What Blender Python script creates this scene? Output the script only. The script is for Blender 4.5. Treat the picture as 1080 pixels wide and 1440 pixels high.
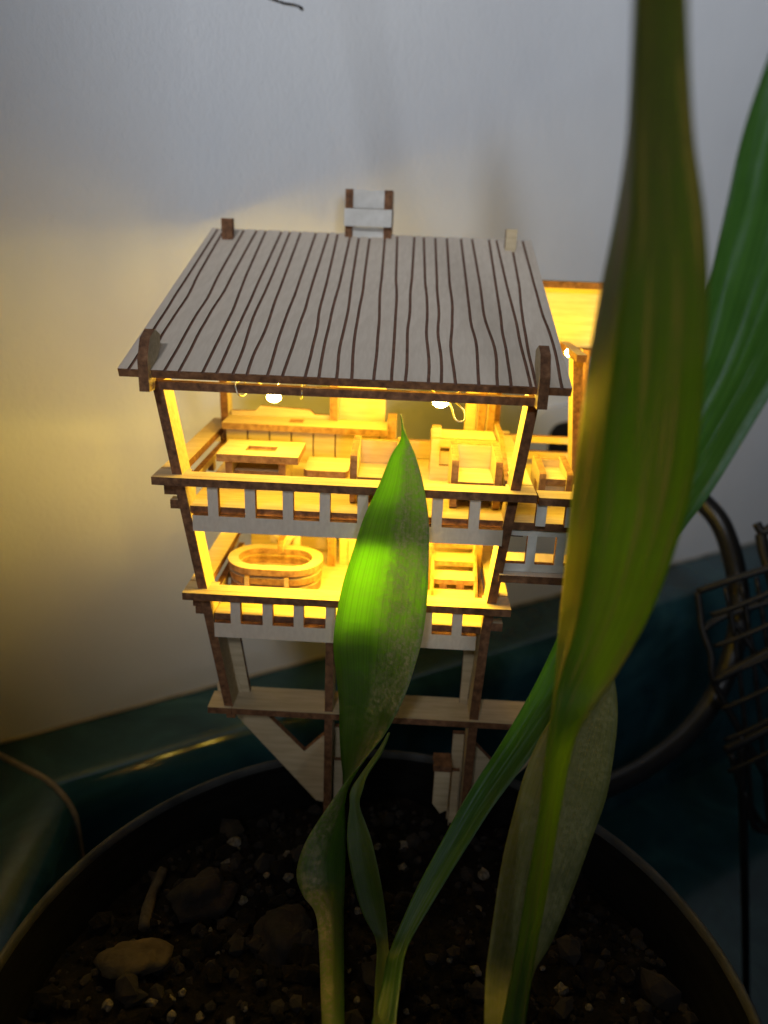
import bpy, bmesh, math, random
from math import sin, cos, tan, pi, radians, hypot
from mathutils import Vector, noise

random.seed(7)
for o in list(bpy.data.objects):
    bpy.data.objects.remove(o, do_unlink=True)
S = bpy.context.scene
COL = S.collection

# ---------------------------------------------------------------- camera
FPX = 1050.0                      # focal length in photo pixels (1080 x 1440)
TH, PS, RO = radians(21), radians(1.7), radians(2.2)
CAM = Vector((0.0, 0.0, 0.45))
fw = Vector((-sin(PS) * cos(TH), cos(PS) * cos(TH), -sin(TH)))
r0 = Vector((cos(PS), sin(PS), 0))
u0 = r0.cross(fw)
rt = cos(RO) * r0 + sin(RO) * u0
up = -sin(RO) * r0 + cos(RO) * u0
cd = bpy.data.cameras.new('camera')
cd.sensor_fit = 'VERTICAL'
cd.sensor_height = 24.0
cd.lens = 24.0 * FPX / 1440.0
cd.clip_start = 0.005
cd.clip_end = 50
cd.dof.use_dof = True
cd.dof.focus_distance = 0.262
cd.dof.aperture_fstop = 4.3
cam = bpy.data.objects.new('camera', cd)
COL.objects.link(cam)
from mathutils import Matrix
m3 = Matrix((rt, up, -fw)).transposed()
cam.matrix_world = Matrix.Translation(CAM) @ m3.to_4x4()
S.camera = cam
S.render.resolution_x, S.render.resolution_y = 768, 1024

# ---------------------------------------------------------------- world, light, exposure
W = bpy.data.worlds.new('World')
S.world = W
W.use_nodes = True
bg = W.node_tree.nodes['Background']
bg.inputs[0].default_value = (0.62, 0.72, 0.9, 1)
bg.inputs[1].default_value = 0.018

def area_lamp(name, loc, target, sx, sy, power, color, spread):
    l = bpy.data.lights.new(name, 'AREA')
    l.shape = 'RECTANGLE'
    l.size, l.size_y = sx, sy
    l.energy = power
    l.color = color
    l.spread = spread
    o = bpy.data.objects.new(name, l)
    COL.objects.link(o)
    o.location = loc
    o.rotation_euler = (Vector(target) - Vector(loc)).to_track_quat('-Z', 'Y').to_euler()
    return o

# window light from behind the camera; second lamp added for the wall's shadow band
area_lamp('daylight_lamp', (-0.16, -0.72, 1.10), (0.00, 0.45, 0.94), 0.12, 0.18, 2.25, (0.85, 0.90, 1.0), radians(74))
area_lamp('daylight_lamp', (0.20, -0.95, 0.54), (0.18, 0.45, 1.02), 0.08, 0.16, 1.35, (0.79, 0.87, 1.0), radians(72))

S.view_settings.view_transform = 'Standard'
S.view_settings.look = 'None'
S.view_settings.exposure = 0.0
S.view_settings.gamma = 1.0

# ---------------------------------------------------------------- pixel -> place
def ray(x, y):
    return fw + rt * ((x - 540) / FPX) - up * ((y - 720) / FPX)
def on_y(x, y, Y):                # Y in metres in front of the camera
    d = ray(x, y)
    return CAM + d * (Y / d.y)
def on_z(x, y, z):                # z = world height
    d = ray(x, y)
    return CAM + d * ((z - CAM.z) / d.z)
def mm(x, y, z):                  # millimetres from the camera -> world
    return Vector((x / 1000, y / 1000, CAM.z + z / 1000))

# ---------------------------------------------------------------- materials
def mat(name):
    m = bpy.data.materials.new(name)
    m.use_nodes = True
    nt = m.node_tree
    return m, nt, nt.nodes['Principled BSDF']
def node(nt, kind, **kw):
    n = nt.nodes.new(kind)
    for k, v in kw.items():
        if hasattr(n, k) and not k.startswith('i_'):
            setattr(n, k, v)
    return n
def noise_tex(nt, scale, detail=4, rough=0.55, stretch=None, coord='Object', dist=0.0):
    tc = nt.nodes.new('ShaderNodeTexCoord')
    mp = nt.nodes.new('ShaderNodeMapping')
    nt.links.new(tc.outputs[coord], mp.inputs[0])
    if stretch:
        mp.inputs['Scale'].default_value = stretch
    n = nt.nodes.new('ShaderNodeTexNoise')
    n.inputs['Scale'].default_value = scale
    n.inputs['Detail'].default_value = detail
    n.inputs['Roughness'].default_value = rough
    n.inputs['Distortion'].default_value = dist
    nt.links.new(mp.outputs[0], n.inputs['Vector'])
    return n
def ramp(nt, src, stops):
    r = nt.nodes.new('ShaderNodeValToRGB')
    el = r.color_ramp.elements
    while len(el) < len(stops):
        el.new(0.5)
    for e, (p, c) in zip(el, stops):
        e.position = p
        e.color = (*c, 1) if len(c) == 3 else c
    nt.links.new(src, r.inputs[0])
    return r
def bump(nt, bsdf, src, strength, dist):
    b = nt.nodes.new('ShaderNodeBump')
    b.inputs['Strength'].default_value = strength
    b.inputs['Distance'].default_value = dist
    nt.links.new(src, b.inputs['Height'])
    nt.links.new(b.outputs[0], bsdf.inputs['Normal'])
    return b

def simple(name, stops, scale, rough, bstr=0.0, bdist=0.0005, stretch=None, detail=4, spec=0.5, metal=0.0, coord='Object'):
    m, nt, b = mat(name)
    n = noise_tex(nt, scale, detail, stretch=stretch, coord=coord)
    r = ramp(nt, n.outputs[0], stops)
    nt.links.new(r.outputs[0], b.inputs['Base Color'])
    b.inputs['Roughness'].default_value = rough
    b.inputs['Specular IOR Level'].default_value = spec
    b.inputs['Metallic'].default_value = metal
    if bstr:
        bump(nt, b, n.outputs[0], bstr, bdist)
    return m

PLY = simple('plywood_face', [(0.3, (0.47, 0.36, 0.215)), (0.55, (0.57, 0.45, 0.275)), (0.75, (0.63, 0.51, 0.33))], 260, 0.75, 0.25, 0.0003, stretch=(0.25, 2.2, 2.2), spec=0.2)
PLYR = simple('plywood_roof', [(0.3, (0.63, 0.52, 0.40)), (0.55, (0.68, 0.57, 0.445)), (0.75, (0.72, 0.61, 0.485))], 300, 0.8, 0.12, 0.0003, stretch=(2.2, 0.25, 1), spec=0.2)
CHAR = simple('laser_charred_edge', [(0.3, (0.090, 0.041, 0.021)), (0.55, (0.19, 0.088, 0.041)), (0.8, (0.31, 0.155, 0.075))], 420, 0.8, 0.4, 0.0004, stretch=(1, 1, 1), spec=0.2)
PAINTWHITE = simple('pale_ply', [(0.3, (0.55, 0.52, 0.46)), (0.7, (0.66, 0.63, 0.57))], 240, 0.8, 0.2, 0.0003, spec=0.2)

def wall_material():
    m, nt, b = mat('painted_plaster')
    n1 = noise_tex(nt, 9, 5)
    r = ramp(nt, n1.outputs[0], [(0.3, (0.60, 0.60, 0.60)), (0.7, (0.66, 0.66, 0.655))])
    nt.links.new(r.outputs[0], b.inputs['Base Color'])
    b.inputs['Roughness'].default_value = 0.6
    b.inputs['Specular IOR Level'].default_value = 0.3
    n2 = noise_tex(nt, 420, 4, 0.6, stretch=(1, 1, 0.8))
    n3 = noise_tex(nt, 70, 4, stretch=(1, 1, 0.6))
    ad = nt.nodes.new('ShaderNodeMath'); ad.operation = 'MULTIPLY_ADD'
    nt.links.new(n3.outputs[0], ad.inputs[0]); ad.inputs[1].default_value = 1.5
    nt.links.new(n2.outputs[0], ad.inputs[2])
    bump(nt, b, ad.outputs[0], 0.30, 0.0010)
    return m
WALLM = wall_material()

def teal_material():
    m, nt, b = mat('teal_glazed_tile')
    n1 = noise_tex(nt, 14, 6, 0.65, dist=1.2)
    r = ramp(nt, n1.outputs[0], [(0.3, (0.007, 0.030, 0.040)), (0.5, (0.013, 0.050, 0.064)), (0.68, (0.026, 0.082, 0.096)), (0.8, (0.055, 0.14, 0.15))])
    nt.links.new(r.outputs[0], b.inputs['Base Color'])
    n2 = noise_tex(nt, 60, 5)
    rr = ramp(nt, n2.outputs[0], [(0.3, (0.08,) * 3), (0.7, (0.15,) * 3)])
    nt.links.new(rr.outputs[0], b.inputs['Roughness'])
    bump(nt, b, n2.outputs[0], 0.03, 0.0006)
    return m
TEAL = teal_material()
GROUT = simple('grout', [(0.3, (0.14, 0.115, 0.09)), (0.7, (0.25, 0.21, 0.17))], 200, 0.9, 0.4)
PLASTIC = simple('black_pot_plastic', [(0.3, (0.004, 0.0038, 0.0035)), (0.7, (0.008, 0.0075, 0.007))], 60, 0.9, 0.15, 0.0004, stretch=(1, 1, 6), spec=0.05)
RIMM = simple('grey_rim', [(0.3, (0.034, 0.034, 0.032)), (0.7, (0.075, 0.074, 0.070))], 90, 0.6, 0.2, 0.0004, spec=0.2)  # lighter grey than the pot wall
SOIL = simple('potting_soil', [(0.3, (0.004, 0.003, 0.0024)), (0.55, (0.009, 0.0068, 0.005)), (0.75, (0.022, 0.016, 0.011))], 180, 0.95, 0.9, 0.002, detail=8, spec=0.15)
PERL = simple('perlite', [(0.3, (0.045, 0.036, 0.024)), (0.7, (0.21, 0.175, 0.13))], 500, 0.9, 0.5, 0.0006)
STONE = simple('ochre_stone', [(0.3, (0.040, 0.028, 0.012)), (0.7, (0.095, 0.068, 0.034))], 130, 0.95, 0.8, 0.002, detail=8)
BARK = simple('bark_chunk', [(0.3, (0.008, 0.0058, 0.0042)), (0.7, (0.026, 0.018, 0.013))], 160, 0.95, 0.7, 0.0015, detail=7)
TWIG = simple('dry_twig', [(0.3, (0.035, 0.026, 0.015)), (0.7, (0.10, 0.078, 0.048))], 220, 0.9, 0.5, 0.0006)
HOSE = simple('black_rubber_hose', [(0.3, (0.007, 0.007, 0.008)), (0.7, (0.013, 0.013, 0.014))], 80, 0.33, 0.05, spec=0.3)
WIREB = simple('black_coated_wire', [(0.3, (0.005, 0.005, 0.0055)), (0.7, (0.010, 0.010, 0.011))], 90, 0.5, 0.1, spec=0.25)
WHITEP = simple('white_plastic', [(0.3, (0.62, 0.63, 0.65)), (0.7, (0.68, 0.69, 0.7))], 40, 0.35)
DARKP = simple('recess_shade', [(0.3, (0.015, 0.013, 0.012)), (0.7, (0.02, 0.018, 0.016))], 40, 0.6)
WIRE = simple('thin_silver_wire', [(0.3, (0.55, 0.5, 0.4)), (0.7, (0.7, 0.62, 0.5))], 40, 0.3, metal=1.0)
HAIR = simple('dark_hair', [(0.3, (0.05, 0.045, 0.04)), (0.7, (0.07, 0.06, 0.055))], 40, 0.6)

def bulb_material():
    m, nt, b = mat('lit_led')
    b.inputs['Base Color'].default_value = (1, 0.85, 0.5, 1)
    b.inputs['Emission Color'].default_value = (1.0, 0.72, 0.20, 1)
    b.inputs['Emission Strength'].default_value = 60.0
    return m
LEDM = bulb_material()

def leaf_material(name, dark, light, dusty, trans, dust_amt, dust_side=0.0, rough=0.42, trans_w=0.45, tip=None, flip=False, streak=False):
    # UV: u across the blade (0..1), v along it
    m, nt, b = mat(name)
    tc = nt.nodes.new('ShaderNodeTexCoord')
    mp = nt.nodes.new('ShaderNodeMapping'); mp.inputs['Scale'].default_value = (34, 1.2, 1)
    nt.links.new(tc.outputs['UV'], mp.inputs[0])
    fib = nt.nodes.new('ShaderNodeTexNoise'); fib.inputs['Scale'].default_value = 1.6; fib.inputs['Detail'].default_value = 4
    nt.links.new(mp.outputs[0], fib.inputs['Vector'])
    big = noise_tex(nt, 55, 5, 0.6, dist=0.6)
    mixv = nt.nodes.new('ShaderNodeMath'); mixv.operation = 'MULTIPLY_ADD'
    nt.links.new(fib.outputs[0], mixv.inputs[0]); mixv.inputs[1].default_value = 0.55
    hb = nt.nodes.new('ShaderNodeMath'); hb.operation = 'MULTIPLY'; hb.inputs[1].default_value = 0.45
    nt.links.new(big.outputs[0], hb.inputs[0]); nt.links.new(hb.outputs[0], mixv.inputs[2])
    col = ramp(nt, mixv.outputs[0], [(0.40, dark), (0.58, light)])
    # powdery scurf: fine specks gathered in soft patches
    fine = noise_tex(nt, 700, 3, 0.7)
    patch = noise_tex(nt, *((9, 4, 0.6, (1.0, 0.55, 1), 'UV') if streak else (46, 5, 0.7)))
    sep = nt.nodes.new('ShaderNodeSeparateXYZ'); nt.links.new(tc.outputs['UV'], sep.inputs[0])
    side = nt.nodes.new('ShaderNodeMapRange')
    side.inputs['From Min'].default_value = 0.40; side.inputs['From Max'].default_value = 0.62
    side.inputs['To Min'].default_value = 1.0 if flip else 1.0 - dust_side; side.inputs['To Max'].default_value = 1.0 - dust_side if flip else 1.0
    nt.links.new(sep.outputs['X'], side.inputs['Value'])
    pr = nt.nodes.new('ShaderNodeMapRange')
    pr.inputs['From Min'].default_value = 0.50 if streak else 0.28; pr.inputs['From Max'].default_value = 0.66 if streak else 0.56
    nt.links.new(patch.outputs[0], pr.inputs['Value'])
    fr = nt.nodes.new('ShaderNodeMapRange')
    fr.inputs['From Min'].default_value = 0.40; fr.inputs['From Max'].default_value = 0.62
    fr.inputs['To Min'].default_value = 0.7 if streak else 0.30
    nt.links.new(fine.outputs[0], fr.inputs['Value'])
    k1 = nt.nodes.new('ShaderNodeMath'); k1.operation = 'MULTIPLY'
    nt.links.new(pr.outputs[0], k1.inputs[0]); nt.links.new(fr.outputs[0], k1.inputs[1])
    k2 = nt.nodes.new('ShaderNodeMath'); k2.operation = 'MULTIPLY'
    nt.links.new(k1.outputs[0], k2.inputs[0]); nt.links.new(side.outputs[0], k2.inputs[1])
    k3 = nt.nodes.new('ShaderNodeMath'); k3.operation = 'MULTIPLY'; k3.inputs[1].default_value = dust_amt
    nt.links.new(k2.outputs[0], k3.inputs[0])
    mx = nt.nodes.new('ShaderNodeMixRGB'); mx.inputs[2].default_value = (*dusty, 1)
    csrc = col.outputs[0]
    if tip:
        tr_ = nt.nodes.new('ShaderNodeMath'); tr_.operation = 'MULTIPLY_ADD'; tr_.inputs[1].default_value = 0.35
        nt.links.new(big.outputs[0], tr_.inputs[0]); nt.links.new(sep.outputs['Y'], tr_.inputs[2])
        tm = nt.nodes.new('ShaderNodeMapRange'); tm.inputs['From Min'].default_value = 0.66; tm.inputs['From Max'].default_value = 0.86
        nt.links.new(tr_.outputs[0], tm.inputs['Value'])
        tx = nt.nodes.new('ShaderNodeMixRGB'); tx.inputs[2].default_value = (*tip, 1)
        nt.links.new(tm.outputs[0], tx.inputs[0]); nt.links.new(csrc, tx.inputs[1])
        csrc = tx.outputs[0]
    nt.links.new(k3.outputs[0], mx.inputs[0]); nt.links.new(csrc, mx.inputs[1])
    nt.links.new(mx.outputs[0], b.inputs['Base Color'])
    b.inputs['Roughness'].default_value = rough
    b.inputs['Specular IOR Level'].default_value = 0.45
    bm_ = bump(nt, b, fib.outputs[0], 0.25, 0.0006)
    tr = nt.nodes.new('ShaderNodeBsdfTranslucent')
    tcol = nt.nodes.new('ShaderNodeMixRGB'); tcol.inputs[1].default_value = (*trans, 1)
    tcol.inputs[2].default_value = (trans[0] * 0.8, trans[1] * 0.5, trans[2], 1)
    nt.links.new(k3.outputs[0], tcol.inputs[0])
    vein = ramp(nt, fib.outputs[0], [(0.36, (0.80, 0.79, 0.7)), (0.60, (1, 1, 1))])
    vm = nt.nodes.new('ShaderNodeMixRGB'); vm.blend_type = 'MULTIPLY'; vm.inputs[0].default_value = 1.0
    nt.links.new(tcol.outputs[0], vm.inputs[1]); nt.links.new(vein.outputs[0], vm.inputs[2])
    nt.links.new(vm.outputs[0], tr.inputs['Color'])
    ms = nt.nodes.new('ShaderNodeMixShader'); 
    tw = nt.nodes.new('ShaderNodeMath'); tw.operation = 'MULTIPLY_ADD'
    tw.inputs[1].default_value = -0.6 * trans_w; tw.inputs[2].default_value = trans_w
    nt.links.new(k3.outputs[0], tw.inputs[0])
    nt.links.new(tw.outputs[0], ms.inputs[0])
    nt.links.new(b.outputs[0], ms.inputs[1]); nt.links.new(tr.outputs[0], ms.inputs[2])
    out = [n for n in nt.nodes if n.type == 'OUTPUT_MATERIAL'][0]
    nt.links.new(ms.outputs[0], out.inputs['Surface'])
    return m
LEAF_A = leaf_material('young_leaf', (0.018, 0.055, 0.006), (0.034, 0.088, 0.010), (0.38, 0.35, 0.15), (0.42, 0.88, 0.02), 1.0, 0.8, trans_w=0.50, flip=True)
LEAF_B = leaf_material('slender_leaf', (0.035, 0.075, 0.012), (0.065, 0.115, 0.018), (0.20, 0.22, 0.10), (0.42, 0.66, 0.03), 0.35, 0.0, trans_w=0.42)
LEAF_C = leaf_material('tall_leaf', (0.016, 0.060, 0.004), (0.036, 0.112, 0.007), (0.26, 0.19, 0.025), (0.44, 0.62, 0.012), 0.8, 0.0, rough=0.40, trans_w=0.52, tip=(0.068, 0.056, 0.018), streak=True)
LEAF_D = leaf_material('scurfy_leaf', (0.070, 0.088, 0.016), (0.125, 0.14, 0.028), (0.30, 0.285, 0.10), (0.50, 0.52, 0.03), 0.6, 0.0, rough=0.6, trans_w=0.40)
LEAF_E = leaf_material('glossy_leaf', (0.028, 0.090, 0.014), (0.060, 0.15, 0.030), (0.22, 0.33, 0.23), (0.30, 0.60, 0.02), 0.7, 0.0, rough=0.30, trans_w=0.34, streak=True)

# ---------------------------------------------------------------- object helpers
def tag(o, label=None, cat=None, group=None, kind=None):
    for k, v in (('label', label), ('category', cat), ('group', group), ('kind', kind)):
        if v:
            o[k] = v
    return o
WPOS = {}
def empty(name, loc):
    o = bpy.data.objects.new(name, None)
    o.empty_display_size = 0.01
    COL.objects.link(o)
    o.location = loc
    WPOS[o.name] = Vector(loc)
    return o
def link(name, verts, faces, mats, parent=None, fmat=None, smooth=False, uvs=None):
    c = Vector((0, 0, 0))
    lo = Vector((min(v[0] for v in verts), min(v[1] for v in verts), min(v[2] for v in verts)))
    hi = Vector((max(v[0] for v in verts), max(v[1] for v in verts), max(v[2] for v in verts)))
    c = (lo + hi) / 2
    me = bpy.data.meshes.new(name)
    me.from_pydata([(v[0] - c.x, v[1] - c.y, v[2] - c.z) for v in verts], [], faces)
    for m in (mats if isinstance(mats, (list, tuple)) else [mats]):
        me.materials.append(m)
    if fmat:
        me.polygons.foreach_set('material_index', fmat)
    if smooth:
        me.polygons.foreach_set('use_smooth', [True] * len(me.polygons))
    if uvs:
        ul = me.uv_layers.new(name='UVMap')
        for l in me.loops:
            ul.data[l.index].uv = uvs[l.vertex_index]
    me.update()
    o = bpy.data.objects.new(name, me)
    COL.objects.link(o)
    if parent:
        o.parent = parent
        o.location = c - WPOS[parent.name]
    else:
        o.location = c
    WPOS[o.name] = c
    return o

def box_data(x0, x1, y0, y1, z0, z1):
    v = [mm(x, y, z) for z in (z0, z1) for y in (y0, y1) for x in (x0, x1)]
    f = [(0, 2, 3, 1), (4, 5, 7, 6), (0, 1, 5, 4), (2, 6, 7, 3), (0, 4, 6, 2), (1, 3, 7, 5)]
    ax = 'zzyyxx'
    return v, f, ax
def board(name, x0, x1, y0, y1, z0, z1, thin, parent, face=None, edge=None):
    """a laser-cut plywood board; the faces across `thin` are pale ply, the others charred"""
    v, f, ax = box_data(x0, x1, y0, y1, min(z0, z1), max(z0, z1))
    return link(name, v, f, [face or PLY, edge or CHAR], parent, [0 if a == thin else 1 for a in ax])
def merge(parts):
    V, Fc, M = [], [], []
    for v, f, m in parts:
        o = len(V)
        V += v
        Fc += [tuple(i + o for i in q) for q in f]
        M += m
    return V, Fc, M
def boards(name, lst, parent, face=None, edge=None):
    P = []
    for x0, x1, y0, y1, z0, z1, thin in lst:
        v, f, ax = box_data(x0, x1, y0, y1, min(z0, z1), max(z0, z1))
        P.append((v, f, [0 if a == thin else 1 for a in ax]))
    V, Fc, M = merge(P)
    return link(name, V, Fc, [face or PLY, edge or CHAR], parent, M)
def plate(name, pts, thin, a, b, parent, face=None, edge=None):
    """a flat polygon cut from ply: pts in the two other axes, thickness a..b along `thin`"""
    n = len(pts)
    def P(p, t):
        return mm(p[0], t, p[1]) if thin == 'y' else mm(t, p[0], p[1]) if thin == 'x' else mm(p[0], p[1], t)
    v = [P(p, a) for p in pts] + [P(p, b) for p in pts]
    f = [tuple(range(n)), tuple(range(2 * n - 1, n - 1, -1))] + [(i, (i + 1) % n + 0, (i + 1) % n + n, i + n) for i in range(n)]
    return link(name, v, f, [face or PLY, edge or CHAR], parent, [0, 0] + [1] * n)
def post(name, pts, wx, y0, y1, parent):
    """a post seen on its charred edge: centreline pts (x,z) top to bottom, width wx, depth y0..y1"""
    v, f, M = [], [], []
    for x, z in pts:
        for dx in (-wx / 2, wx / 2):
            v += [mm(x + dx, y0, z), mm(x + dx, y1, z)]
    k = len(pts)
    for i in range(k - 1):
        a = 4 * i; b = a + 4
        f += [(a, b, b + 2, a + 2), (a + 1, a + 3, b + 3, b + 1), (a, a + 1, b + 1, b), (a + 2, b + 2, b + 3, a + 3)]
        M += [1, 1, 0, 0]
    f += [(0, 2, 3, 1), (4 * k - 4, 4 * k - 3, 4 * k - 1, 4 * k - 2)]
    M += [1, 1]
    return link(name, v, f, [PLY, CHAR], parent, M)
def tube_data(pts, rad, seg=8, closed=False):
    pts = [Vector(p) for p in pts]
    n = len(pts)
    v, f = [], []
    prev = None
    for i, p in enumerate(pts):
        t = (pts[(i + 1) % n] - pts[i - 1]) if closed else (pts[min(i + 1, n - 1)] - pts[max(i - 1, 0)])
        t.normalize()
        if prev is None:
            a = t.orthogonal().normalized()
        else:
            a = (prev - t * prev.dot(t)).normalized()
        prev = a
        b = t.cross(a)
        r = rad[i] if isinstance(rad, (list, tuple)) else rad
        for k in range(seg):
            q = 2 * pi * k / seg
            v.append(p + a * (r * cos(q)) + b * (r * sin(q)))
    for i in range(n if closed else n - 1):
        j = (i + 1) % n
        for k in range(seg):
            l = (k + 1) % seg
            f.append((i * seg + k, i * seg + l, j * seg + l, j * seg + k))
    if not closed:
        f += [tuple(range(seg - 1, -1, -1)), tuple(range((n - 1) * seg, n * seg))]
    return v, f
def tube(name, pts, rad, m, parent=None, seg=8, closed=False):
    v, f = tube_data(pts, rad, seg, closed)
    return link(name, v, f, m, parent, smooth=True)
def crom(pts, n):
    """Catmull-Rom through tuples of floats"""
    out = []
    k = len(pts)
    for i in range(k - 1):
        p0, p1, p2, p3 = pts[max(i - 1, 0)], pts[i], pts[i + 1], pts[min(i + 2, k - 1)]
        for s in range(n):
            t = s / n
            out.append(tuple(0.5 * (2 * b + (c - a) * t + (2 * a - 5 * b + 4 * c - d) * t * t + (3 * b - a - 3 * c + d) * t ** 3)
                             for a, b, c, d in zip(p0, p1, p2, p3)))
    out.append(tuple(pts[-1]))
    return out

# ================================================================ the setting
Z_LEDGE = CAM.z - 0.265
A0 = on_z(0, 1045, Z_LEDGE)
B0 = on_z(960, 790, Z_LEDGE)
wm = (B0 - A0).normalized()                       # along the wall, to the right
wn = Vector((wm.y, -wm.x, 0))                     # out of the wall, towards the pot
AL0 = -0.008
C0 = A0 + wm * AL0                                # corner of the two walls at ledge height
ea = radians(115)
we = wm * cos(ea) + wn * sin(ea)                  # along the side wall, towards the viewer
wq = wm * sin(ea) - wn * cos(ea)                  # out of the side wall
cot = cos(ea / 2) / sin(ea / 2)

def slab(name, p, q, nrm, z0, z1, th, m):
    v = []
    for pt in (p, q, q - nrm * th, p - nrm * th):
        v.append(Vector((pt.x, pt.y, z0)))
    v += [Vector((a.x, a.y, z1)) for a in v[:4]]
    f = [(0, 1, 5, 4), (1, 2, 6, 5), (2, 3, 7, 6), (3, 0, 4, 7), (4, 5, 6, 7), (3, 2, 1, 0)]
    return tag(link(name, v, f, m), kind='structure')
slab('wall', C0, C0 + wm * 1.1, wn, 0.0, 1.25, 0.05, WALLM)
slab('wall_side', C0 + we * 0.45, C0, wq, 0.0, 1.25, 0.05, WALLM)
fl = [Vector((-0.75, -0.2, 0)), Vector((1.0, -0.2, 0)), Vector((1.0, 1.0, 0)), Vector((-0.75, 1.0, 0))]
tag(link('floor', fl + [v - Vector((0, 0, 0.02)) for v in fl], [(0, 1, 2, 3), (7, 6, 5, 4), (0, 4, 5, 1), (1, 5, 6, 2), (2, 6, 7, 3), (3, 7, 4, 0)], TEAL), kind='structure')

prof = [(0.0, Z_LEDGE), (0.02, Z_LEDGE + 0.0003)]
RN = 0.020
for i in range(13):
    a = pi / 2 * i / 12
    prof.append((0.036 + RN * sin(a), Z_LEDGE - RN + RN * cos(a)))
prof += [(0.0563, Z_LEDGE - 0.06), (0.0563, Z_LEDGE - 0.12), (0.0563, 0.001)]
v, f = [], []
NP = len(prof)
for w, z in prof:
    for base in ('e', 'm', 'm', 's'):
        if base == 'm':
            p = C0 + wm * (w * cot) + wn * w
        elif base == 's':
            p = C0 + wm * 1.08 + wn * w
        else:
            p = C0 + we * 0.44 + wq * w
        v.append(Vector((p.x, p.y, z)))
for i in range(NP - 1):
    a, b = 4 * i, 4 * i + 4
    f += [(a, a + 1, b + 1, b), (a + 2, a + 3, b + 3, b + 2)]
led = tag(link('ledge', v, f, TEAL, smooth=True), kind='structure')
tube('grout_line', [C0 + wm * (w * cot) + wn * w + Vector((0, 0, z - C0.z)) for w, z in prof], 0.0016, GROUT, led, 8)
# the paint edge where the plaster meets the glazed ledge
tube('sealant_bead', [C0 + wm * t + wn * 0.0006 + Vector((0, 0, 0.0006 + 0.0006 * noise.noise(Vector((t * 60, 0, 0))))) for t in [i * 0.01 for i in range(0, 100)]], 0.0012, simple('sealant', [(0.3, (0.20, 0.17, 0.13)), (0.7, (0.34, 0.31, 0.26))], 60, 0.8, 0.3), led, 8)

# a white oval socket plate with a raised dark disc painted for its hole's shade, on the wall behind the wing
def on_wall(x, y, out=0.0):
    d = ray(x, y)
    t = ((C0 - CAM).dot(wn) + out) / d.dot(wn)
    return CAM + d * t
sp = on_wall(781, 612, 0.0)
def wall_disc(name, c, rx, rz, o0, o1, m, parent, n=28, pw=3.0):
    v = []
    for o in (o0, o1):
        for i in range(n):
            a = 2 * pi * i / n
            cx, sx = cos(a), sin(a)
            e = 2 / pw
            p = c + wm * (rx * math.copysign(abs(cx) ** e, cx)) + Vector((0, 0, rz * math.copysign(abs(sx) ** e, sx))) + wn * o
            v.append(p)
    f = [tuple(range(n)), tuple(range(2 * n - 1, n - 1, -1))] + [(i, (i + 1) % n, (i + 1) % n + n, i + n) for i in range(n)]
    return link(name, v, f, m, parent)
so = empty('wall_socket', sp)
tag(so, 'white rounded wall socket with a dark recess behind the wooden house', 'socket')
wall_disc('cover_plate', sp, 0.030, 0.022, 0.0, 0.006, WHITEP, so)
wall_disc('recess', sp + wm * 0.004 + Vector((0, 0, -0.002)), 0.016, 0.013, 0.0062, 0.0075, DARKP, so)

hp = [on_wall(x, y, 0.0008) for x, y in crom([(372, -6), (388, 0), (400, 4), (412, 6), (422, 9), (426, 12), (421, 11)], 4)]
tag(tube('hair_strand', hp, 0.00035, HAIR, None, 5), 'tiny curled dark hair stuck high on the plaster wall', 'hair')

# ================================================================ the pot and its soil
PC = Vector((-0.0035, 0.1575, 0))
ZR = CAM.z - 0.220
ZS = CAM.z - 0.238
pot = empty('plant_pot', (PC.x, PC.y, 0.0))
tag(pot, 'round black plastic plant pot holding soil, leaves and the wooden house', 'pot')
def lathe(name, prf, m, parent, n=96, close=False):
    v, f = [], []
    for r, z in prf:
        for i in range(n):
            a = 2 * pi * i / n
            wob = 1 + 0.004 * sin(2 * a + 0.7) + 0.002 * sin(5 * a)
            v.append(Vector((PC.x + r * wob * cos(a), PC.y + r * wob * sin(a), z)))
    k = len(prf)
    for j in range(k if close else k - 1):
        jj = (j + 1) % k
        for i in range(n):
            l = (i + 1) % n
            f.append((j * n + i, j * n + l, jj * n + l, jj * n + i))
    return link(name, v, f, m, parent, smooth=True)
RR = 0.1184
lathe('wall', [(0.001, 0.004), (0.084, 0.004), (RR - 0.0020, ZR - 0.003), (RR - 0.0008, ZR - 0.003), (0.0855, 0.0), (0.001, 0.0)], PLASTIC, pot).name = 'pot_wall'
lathe('rim', [(RR - 0.0022, ZR - 0.0030), (RR - 0.0017, ZR - 0.0006), (RR - 0.0008, ZR), (RR + 0.0001, ZR - 0.0006), (RR + 0.0004, ZR - 0.002), (RR + 0.0004, ZR - 0.010), (RR - 0.0006, ZR - 0.010)], RIMM, pot, close=True)

def soil_z(x, y):
    p = Vector((x * 38, y * 38, 0.3))
    h = 0.0055 * noise.noise(p) + 0.0035 * noise.noise(p * 2.7) + 0.0018 * noise.noise(p * 7)
    d = hypot(x - PC.x, y - PC.y) / 0.11
    back = max(0, (y - PC.y) / 0.11)
    return ZS + h - 0.004 * back + 0.002 * (1 - d)
v, f = [(PC.x, PC.y, soil_z(PC.x, PC.y))], []
NR, NA = 60, 150
for j in range(1, NR + 1):
    r = 0.1095 * j / NR
    for i in range(NA):
        a = 2 * pi * i / NA
        x, y = PC.x + r * cos(a), PC.y + r * sin(a)
        v.append((x, y, soil_z(x, y)))
for i in range(NA):
    f.append((0, 1 + i, 1 + (i + 1) % NA))
for j in range(NR - 1):
    for i in range(NA):
        a, b = 1 + j * NA + i, 1 + j * NA + (i + 1) % NA
        f.append((a, a + NA, b + NA, b))
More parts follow.
